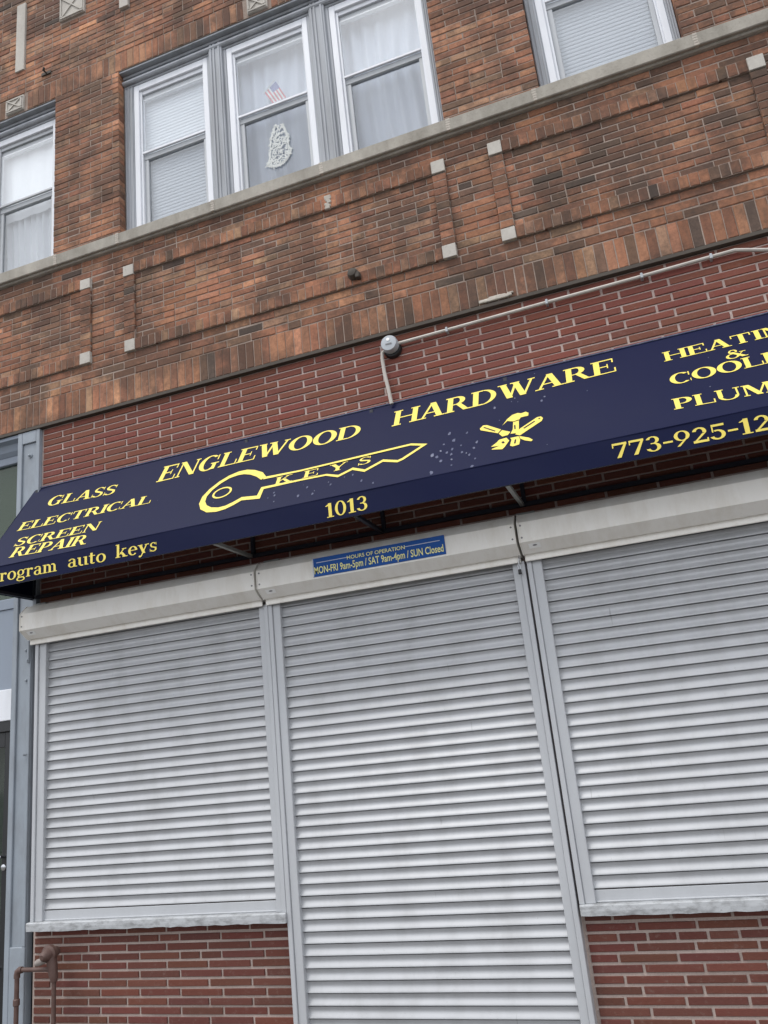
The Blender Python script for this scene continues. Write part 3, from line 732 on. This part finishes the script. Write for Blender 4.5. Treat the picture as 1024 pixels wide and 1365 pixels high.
def G():
    g = {}
    g['A'] = (1.0, diag(.10, 0, .44, 1, .09) + diag(.70, 0, .40, 1, .22) + rect(.24, .72, .30, .36) + sf(0, .30, 0) + sf(.60, 1.0, 0))
    g['B'] = (.84, stem(.09) + rect(.2, .45, .93, 1) + rect(.2, .45, .5, .56) + rect(.2, .48, 0, .07) + arc(.43, .755, .30, .245, -90, 90, .16, .05) + arc(.46, .28, .35, .28, -90, 90, .20, .07))
    g['C'] = (.92, arc(.49, .5, .46, .53, 48, 312, .22, .07, 24) + term(.86, .64, .98) + term(.88, .05, .30, .035))
    g['D'] = (1.0, stem(.09) + rect(.2, .45, .93, 1) + rect(.2, .45, 0, .07) + arc(.42, .5, .53, .5, -90, 90, .19, .05))
    g['E'] = (.84, stem(.09) + rect(.2, .76, .93, 1) + rect(.2, .78, 0, .055) + rect(.2, .56, .48, .54) + term(.77, .72, 1) + term(.82, 0, .30) + term(.58, .36, .66, .04))
    g['G'] = (1.0, arc(.49, .5, .46, .53, 48, 312, .22, .07, 24) + term(.86, .64, .98) + rect(.67, .84, .02, .42) + sf(.58, .95, .40))
    g['H'] = (1.04, stem(.09) + stem(.77) + rect(.2, .8, .47, .53))
    g['I'] = (.36, stem(.09))
    g['K'] = (1.0, stem(.09) + diag(.24, .36, .68, 1, .09) + diag(.72, 0, .38, .58, .20) + sf(.58, 1.0, 0) + sf(.55, .92, .95))
    g['L'] = (.80, stem(.09) + rect(.2, .74, 0, .055) + term(.79, 0, .34))
    g['M'] = (1.18, stem(.10, wd=.07) + diag(.50, 0, .10, 1, .22) + diag(.52, 0, .86, 1, .08) + stem(.88))
    g['N'] = (1.02, stem(.12, wd=.07) + diag(.72, 0, .06, 1, .22) + stem(.84, wd=.07, b=0) + rect(.84, .91, 0, .2))
    g['O'] = (1.02, arc(.51, .5, .49, .53, 0, 360, .22, .07, 32))
    g['P'] = (.80, stem(.09) + rect(.2, .45, .93, 1) + rect(.2, .45, .43, .48) + arc(.42, .715, .35, .285, -90, 90, .20, .07))
    g['R'] = (.96, stem(.09) + rect(.2, .45, .93, 1) + rect(.2, .45, .45, .5) + arc(.42, .725, .33, .275, -90, 90, .20, .07) + diag(.70, 0, .40, .49, .20) + sf(.72, 1.0, 0))
    g['S'] = (.74, arc(.37, .745, .29, .275, 25, 215, .13, .06) + arc(.37, .265, .32, .285, -155, 35, .15, .06) + [[(.11, .63), (.16, .54), (.63, .32), (.66, .44)], [(.11, .63), (.66, .44), (.45, .56), (.2, .7)]] + term(.65, .70, 1.0, .04) + rect(.06, .10, 0, .32))
    g['T'] = (.92, stem(.36, t=0) + rect(.04, .86, .93, 1) + rect(.04, .09, .70, 1) + rect(.81, .86, .70, 1))
    g['U'] = (1.0, rect(.12, .295, .3, 1) + sf(.04, .37, .95) + arc(.50, .34, .38, .37, 180, 360, .14, .06) + rect(.81, .88, .3, 1) + sf(.72, .97, .95))
    g['W'] = (1.36, diag(.34, 0, .08, 1, .22) + diag(.42, 0, .62, 1, .09) + diag(.82, 0, .54, 1, .22) + diag(.92, 0, 1.20, 1, .09) + sf(.0, .34, .95) + sf(.46, .80, .95) + sf(1.10, 1.36, .95))
    g['Y'] = (.96, diag(.38, .42, .06, 1, .22) + diag(.47, .42, .78, 1, .09) + stem(.37, 0, .46, t=0) + sf(0, .34, .95) + sf(.68, .95, .95))
    g['&'] = (1.05, arc(.36, .27, .33, .29, 60, 390, .14, .06, 24) + arc(.42, .77, .21, .23, -30, 250, .10, .07) + diag(.78, 0, .24, .72, .20) + diag(.60, .22, .84, .60, .06) + sf(.70, 1.0, .57) + sf(.74, 1.05, 0))
    g['0'] = (.78, arc(.39, .5, .35, .52, 0, 360, .17, .06, 28)); g['1'] = (.60, stem(.22, t=0, e=.12) + [[(.04, .82), (.08, .78), (.30, .84), (.30, 1)]])
    g['2'] = (.76, arc(.36, .72, .30, .29, -20, 170, .16, .09) + [[(.48, .60), (.66, .64), (.22, .14), (.04, .06)]] + rect(.04, .70, 0, .15) + rect(.64, .70, .1, .26))
    g['3'] = (.74, arc(.34, .755, .29, .255, -75, 165, .16, .06) + arc(.34, .275, .33, .285, -165, 80, .17, .06) + rect(.24, .42, .5, .56))
    g['5'] = (.74, rect(.12, .66, .86, 1) + rect(.12, .18, .5, .95) + arc(.33, .315, .34, .325, -160, 115, .17, .09))
    g['7'] = (.76, rect(.06, .72, .86, 1) + rect(.06, .11, .70, .95) + [[(.20, 0), (.39, 0), (.72, .9), (.60, .9)]])
    g['9'] = (.78, arc(.38, .68, .34, .34, 0, 360, .16, .06, 26) + [[(.10, 0), (.24, 0), (.70, .6), (.56, .52)]] + [[(.56, .68), (.72, .68), (.66, .48), (.50, .40)]])
    g['-'] = (.50, rect(.04, .46, .36, .48))
    X = .66
    g['a'] = (.66, arc(.30, .46, .24, .21, 20, 165, .13, .06) + rect(.38, .53, .05, .5) + arc(.28, .185, .24, .20, 50, 360, .13, .05, 20) + sf(.45, .64, 0))
    g['e'] = (.64, arc(.33, .33, .29, .35, 5, 320, .15, .06, 24) + rect(.10, .60, .34, .39))
    g['g'] = (.68, arc(.30, .43, .25, .24, 0, 360, .13, .05, 20) + arc(.31, -.08, .30, .17, 0, 360, .10, .05, 22) + [[(.10, .20), (.2, .22), (.24, .10), (.10, .04)], [(.10, .1), (.10, .02), (.5, .02), (.55, .1)]] + [[(.44, .56), (.5, .52), (.66, .62), (.62, .69)]])
    g['k'] = (.76, stem(.08, t=0, wd=.15) + sf(0, .2, .95) + diag(.22, .22, .50, X, .08) + diag(.52, 0, .27, .38, .18) + sf(.44, .76, 0) + sf(.40, .68, X-SF))
    g['m'] = (1.10, stem(.08, 0, X, .15, t=0) + sf(0, .2, X-SF) + arc(.36, .44, .20, .225, 0, 130, .14, .09) + stem(.42, 0, .45, .15, t=0) + arc(.70, .44, .20, .225, 0, 130, .14, .09) + stem(.76, 0, .45, .15, t=0))
    g['o'] = (.68, arc(.34, .33, .31, .35, 0, 360, .15, .06, 26)); g['p'] = (.72, stem(.08, -.28, X, .15, t=0) + sf(0, .2, X-SF) + arc(.36, .33, .31, .345, -140, 140, .15, .06, 24))
    g['r'] = (.52, stem(.08, 0, X, .15, t=0) + sf(0, .2, X-SF) + arc(.36, .46, .18, .20, 40, 150, .1, .09) + arc(.42, .56, .075, .075, 0, 360, .074, .074, 12))
    g['s'] = (.52, arc(.26, .49, .19, .185, 20, 230, .1, .055) + arc(.26, .17, .21, .185, -155, 50, .11, .055) + [[(.09, .42), (.12, .34), (.44, .20), (.46, .29)]] + term(.46, .46, X, .03) + rect(.05, .08, 0, .22))
    g['t'] = (.46, rect(.11, .26, .1, .86) + rect(.02, .42, X-.06, X) + arc(.27, .13, .16, .14, 180, 330, .14, .06))
    g['u'] = (.74, rect(.08, .23, .18, X) + sf(0, .2, X-SF) + arc(.30, .21, .22, .23, 180, 300, .14, .09) + rect(.48, .63, 0, X) + sf(.40, .6, X-SF) + sf(.5, .73, 0))
    g['y'] = (.70, diag(.30, 0, .06, X, .17) + [[(.14, -.28), (.24, -.22), (.60, X), (.52, X)]] + arc(.13, -.21, .075, .075, 0, 360, .074, .074, 12) + sf(0, .30, X-SF) + sf(.44, .70, X-SF))
    return g
GL = G()
def union(polys):
    vs, fs = [], []
    for p in polys:
        ar = sum(p[i][0]*p[(i+1) % len(p)][1]-p[(i+1) % len(p)][0]*p[i][1] for i in range(len(p)))
        if abs(ar) < 1e-7: continue
        if ar < 0: p = p[::-1]
        b = len(vs); vs += [Vector(q) for q in p]; fs.append(list(range(b, b+len(p))))
    v, e, f, ov, oe, of = delaunay_2d_cdt(vs, [], fs, 0, 1e-5)
    return v, [t for t, o in zip(f, of) if len(o)]
UG = {}
def word(text, fn, x0, x1, v0, v1, h, mat='yellow', name='lettering', parent=None, off=.003, space=0., slant=0., h2=None):
    tot = sum(GL[c][0]+space if c != ' ' else .45 for c in text)-space; sx = (x1-x0)/tot; x = x0; q = MB()
    for c in text:
        if c == ' ': x += .45*sx; continue
        if c not in UG: UG[c] = union(GL[c][1])
        vs, fs = UG[c]; b = len(q.v)
        for p in vs:
            X = x+p.x*sx+slant*p.y*h; t = (X-x0)/(x1-x0); hh = h+(h2-h)*t if h2 else h
            q.v.append(fn(X, v0+(v1-v0)*t+p.y*hh, off))
        q.f += [tuple(b+i for i in f) for f in fs]; x += (GL[c][0]+space)*sx
    return part(name, q, mat, parent or aw)
word('GLASS', slope, -4.275, -3.615, .655, .607, .115)
word('ELECTRICAL', slope, -4.405, -3.212, .402, .376, .098)
word('SCREEN', slope, -4.325, -3.565, .206, .188, .093)
word('REPAIR', slope, -4.288, -3.608, .078, .049, .108)
word('ENGLEWOOD', slope, -3.262, -1.648, .629, .622, .190, h2=.150)
word('HARDWARE', slope, -1.430, .038, .645, .680, .178, h2=.165)
word('HEATING', slope, .312, 1.135, .661, .664, .108); word('&', slope, .635, .755, .522, .524, .092)
word('COOLING', slope, .308, 1.13, .388, .398, .110); word('PLUMBING', slope, .288, 1.25, .141, .095, .105)
word('KEYS', slope, -2.205, -1.525, .258, .281, .076, space=.55)
word('program', valance, -4.40, -3.805, .033, .028, .090); word('auto', valance, -3.728, -3.408, .034, .026, .088); word('keys', valance, -3.334, -3.005, .034, .030, .090)
word('1013', valance, -1.797, -1.513, .019, .022, .090)
word('773-925-12', valance, -.076, .735, .028, .018, .085)
def stroke(pts, wd, close=False):
    o = []; n = len(pts); wd = wd if isinstance(wd, list) else [wd]*n
    P = [Vector(p) for p in pts]; left, right = [], []
    for i in range(n):
        a = P[i-1] if (i > 0 or close) else P[i]; b = P[(i+1) % n] if (i < n-1 or close) else P[i]
        d1 = (P[i]-a); d2 = (b-P[i])
        d1 = d1.normalized() if d1.length > 1e-9 else d2.normalized(); d2 = d2.normalized() if d2.length > 1e-9 else d1
        t = (d1+d2).normalized(); nn = Vector((-t.y, t.x)); k = 1/max(.45, abs(t.dot(d1)))
        left.append(P[i]+nn*wd[i]/2*k); right.append(P[i]-nn*wd[i]/2*k)
    for i in range(n if close else n-1):
        j = (i+1) % n; o.append([tuple(left[i]), tuple(left[j]), tuple(right[j]), tuple(right[i])][::-1])
    return o
def decal(polys, fn, name, mat, off=.003, parent=None):
    v, f = union(polys); q = MB(); q.v = [fn(p.x, p.y, off) for p in v]; q.f = [tuple(t) for t in f]
    return part(name, q, mat, parent or aw)
bow = [(-2.305, .362), (-2.347, .415), (-2.413, .462), (-2.473, .486), (-2.529, .490), (-2.597, .472), (-2.658, .43), (-2.712, .369), (-2.742, .303), (-2.740, .238), (-2.71, .18), (-2.655, .137), (-2.587, .120), (-2.527, .126), (-2.474, .150), (-2.422, .182)]
body = [(-2.293, .160), (-2.285, .250), (-2.016, .252), (-1.829, .250), (-1.739, .208), (-1.647, .256), (-1.558, .206), (-1.443, .273), (-1.342, .231), (-1.310, .243), (-1.175, .347), (-1.269, .384), (-2.039, .359), (-2.305, .362)]
kw = [.040, .052, .050, .048, .044, .036, .034, .034, .038, .044, .048, .048, .042, .038, .036, .034]
decal(stroke(bow+body, kw+[.034, .026, .018, .018, .022, .022, .022, .022, .022, .022, .02, .02, .018, .026]) + arc(-2.605, .302, .075, .058, 0, 360, .016, .013, 22), slope, 'key_outline', 'yellow')
hammer = [[(-.678, .372), (-.648, .431), (-.617, .464), (-.582, .472), (-.570, .40), (-.611, .39), (-.648, .409)], [(-.582, .472), (-.562, .459), (-.532, .465), (-.515, .445), (-.518, .415), (-.543, .416), (-.563, .415), (-.576, .393)],
          [(-.611, .392), (-.576, .394), (-.577, .29), (-.582, .255), (-.628, .262), (-.614, .304)], [(-.630, .218), (-.580, .218), (-.571, .179), (-.577, .132), (-.615, .125), (-.632, .139), (-.622, .197)]]
tools = hammer + [[(-.570, .296), (-.465, .376), (-.441, .375), (-.430, .353), (-.438, .326), (-.517, .267), (-.571, .224), (-.600, .245)],
         [(-.82, .392), (-.80, .42), (-.775, .414), (-.686, .330), (-.706, .298), (-.815, .372)], [(-.680, .322), (-.629, .284), (-.644, .256), (-.678, .252), (-.700, .292)],
         [(-.576, .218), (-.519, .18), (-.496, .149), (-.506, .138), (-.543, .16), (-.571, .191)],
         [(-.746, .168), (-.712, .201), (-.697, .225), (-.653, .23), (-.636, .194), (-.663, .138), (-.678, .119), (-.743, .139), (-.736, .146), (-.695, .160)]]
decal(tools, slope, 'tool_emblem', 'yellow', .003)
marks = stroke([(-.795, .395), (-.722, .325)], .008) + stroke([(-.548, .288), (-.480, .338)], .010) + stroke([(-.456, .352), (-.447, .357)], .010) + stroke([(-.602, .345), (-.600, .300)], .008) + stroke([(-.598, .19), (-.603, .15)], .009) + stroke([(-.678, .196), (-.668, .178)], .014) + stroke([(-.612, .385), (-.577, .388)], .005)
decal(marks, slope, 'emblem_lines', 'navy', .0045)
# pale splashes on the canopy
r3 = random.Random(12); q = MB()
def splash(x, v, r):
    b = len(q.v); n = 9
    for k in range(n):
        a = 2*math.pi*k/n; rr = r*r3.uniform(.6, 1.25); q.v.append(slope(x+rr*math.cos(a)*.8, max(.004, min(SL-.01, v+rr*1.25*math.sin(a))), .0022))
    q.f.append(tuple(range(b, b+n)))
used = []
def try_splash(x, v, r):
    if .01 < v < SL-.03 and all((x-a)**2+(v-b)**2 > (1.5*(r+c))**2 for a, b, c in used): used.append((x, v, r)); splash(x, v, r)
for k in range(30): try_splash(-.98+r3.gauss(0, .07), .16+r3.gauss(0, .11), r3.uniform(.006, .017))
for k in range(16): try_splash(-1.95+r3.gauss(0, .24), .13+r3.gauss(0, .06), r3.uniform(.004, .011))
for k in range(6): try_splash(-.55+r3.gauss(0, .13), .60+r3.gauss(0, .03), r3.uniform(.004, .010))
for k in range(22): try_splash(r3.uniform(-4.2, 1.0), r3.uniform(.03, .9), r3.uniform(.002, .005))
tag(part('splashes', q, 'spots', canopy), kind='stuff')

# ------------------------------------------------------------------ opening hours sign on the middle shutter box
sg = thing('opening_hours_sign', 'blue opening hours sign stuck on the middle shutter box', 'sign', (-1.61, -.203, 2.758))
S0, S1 = -2.062, -1.160
part('plate', BX(S0, S1, -.2065, -.2005, 2.757, 2.879, .001), 'sign', sg)
q = MB(); y0 = -.2085
q.prism([(S0+.03, 2.846), (S0+.265, 2.846), (S0+.265, 2.850), (S0+.03, 2.850)], y0, y0+.001); q.prism([(S1-.265, 2.846), (S1-.03, 2.846), (S1-.03, 2.850), (S1-.265, 2.850)], y0, y0+.001)
q.prism([(S0+.001, 2.759), (S0+.008, 2.759), (S0+.008, 2.877), (S0+.001, 2.877)], y0, y0+.001)
part('rule_lines', q, 'sign_edge', sg)
def plain_text(body, x0, x1, z0, hgt, y, mat, parent):
    c = bpy.data.curves.new('lettering', 'FONT'); c.body = body; c.resolution_u = 3; c.offset = .012
    o = bpy.data.objects.new('lettering', c); col.objects.link(o); bpy.context.view_layer.update()
    me = o.evaluated_get(bpy.context.evaluated_depsgraph_get()).to_mesh()
    vs = [v.co.copy() for v in me.vertices]; fs = [tuple(p.vertices) for p in me.polygons]
    bpy.data.objects.remove(o); bpy.data.curves.remove(c)
    lx, hx = min(v.x for v in vs), max(v.x for v in vs); hz = .70
    q = MB(); q.v = [(x0+(v.x-lx)/(hx-lx)*(x1-x0), y, z0+v.y/hz*hgt) for v in vs]; q.f = fs
    return part('lettering', q, mat, parent)
plain_text('HOURS OF OPERATION', -1.815, -1.42, 2.834, .024, -.2095, 'sign_text', sg)
plain_text('MON-FRI 9am-5pm / SAT 9am-4pm / SUN Closed', S0+.012, S1-.012, 2.775, .046, -.2095, 'sign_text', sg)

# ------------------------------------------------------------------ conduit and round electrical box under the brick lip
cb = thing('electrical_conduit', 'white conduit with round grey electrical box above the awning', 'conduit', (-1.41, 0, 4.25))
part('base_plate', MB().disc_y(-1.405, 4.318, [(.066, 0), (.066, -.018), (.058, -.03)], 20), 'black', cb, True)
bxo = part('junction_box', MB().disc_y(-1.41, 4.338, [(.060, -.02), (.060, -.075), (.055, -.085), (.02, -.088), (.001, -.088)], 24), 'meter', cb, True)
part('cover_slot', BX(-1.432, -1.388, -.0905, -.0885, 4.322, 4.334, .0008), 'grey', bxo)
part('cover_ring', MB().disc_y(-1.41, 4.362, [(.012, -.0875), (.012, -.091), (.004, -.0915)], 12), 'label', bxo)
rise = [(-1.35, -.03, 4.342), (-.76, -.03, 4.349), (-.2, -.03, 4.357), (.27, -.03, 4.361), (.70, -.03, 4.369), (.86, -.03, 4.371), (.93, -.03, 4.350), (1.03, -.03, 4.318), (1.4, -.03, 4.285), (2.4, -.03, 4.28)]
part('pipe', MB().tube(rise, .0125, 8), 'conduit', cb, True)
part('drop_pipe', MB().tube([(-1.455, -.03, 4.318), (-1.478, -.03, 4.300), (-1.484, -.03, 4.26), (-1.478, -.035, 4.15), (-1.462, -.04, 4.02), (-1.450, -.04, 3.90)], .0135, 8), 'conduit', cb, True)
for x, z in ((-1.0, 4.346), (-.31, 4.3555), (.30, 4.3625), (.72, 4.369)): part('pipe_clip', BX(x-.008, x+.008, -.047, .003, z-.018, z+.018, .003), 'meter', cb)

# ------------------------------------------------------------------ gas regulator and pipes at the lower left
gr = thing('gas_regulator', 'rusty brown gas regulator with pipes in front of the lower brick', 'gas regulator', (-4.2, -.14, 0))
gy = -.14
part('riser_pipe', MB().tube([(-4.163, gy, 0), (-4.163, gy, .43)], .0145, 10), 'pipe', gr, True)
part('body', MB().tube([(-4.163, gy, .40), (-4.163, gy, .425), (-4.170, gy, .45), (-4.178, gy, .50), (-4.185, gy, .545), (-4.186, gy, .58), (-4.186, gy, .595)], [.022, .027, .030, .034, .034, .028, .010], 14), 'pipe', gr, True)
part('diaphragm_housing', MB().tube([(-4.20, gy+.07, .570), (-4.20, gy+.02, .568), (-4.20, gy+.012, .567), (-4.20, gy-.012, .566), (-4.20, gy-.02, .565), (-4.20, gy-.06, .562), (-4.20, gy-.075, .56)], [.028, .042, .056, .056, .042, .030, .016], 16), 'pipe', gr, True)
part('vent_cap', MB().tube([(-4.22, gy-.02, .535), (-4.255, gy-.05, .525), (-4.268, gy-.06, .520)], [.022, .022, .014], 12), 'cap', gr, True)
part('outlet_pipe', MB().tube([(-4.17, gy, .474), (-4.30, gy, .474), (-4.44, gy, .474)], .0145, 10), 'pipe', gr, True)
part('elbow', MB().tube([(-4.425, gy, .474), (-4.447, gy, .473), (-4.461, gy, .463), (-4.467, gy, .445), (-4.467, gy, .425)], [.021, .021, .022, .021, .021], 12), 'pipe', gr, True)
part('down_pipe', MB().tube([(-4.467, gy, .43), (-4.467, gy, .29), (-4.467, gy, 0)], .0155, 10), 'pipe', gr, True)
part('coupling', MB().tube([(-4.467, gy, .258), (-4.467, gy, .264), (-4.467, gy, .296), (-4.467, gy, .302)], [.017, .022, .022, .017], 12), 'pipe', gr, True)
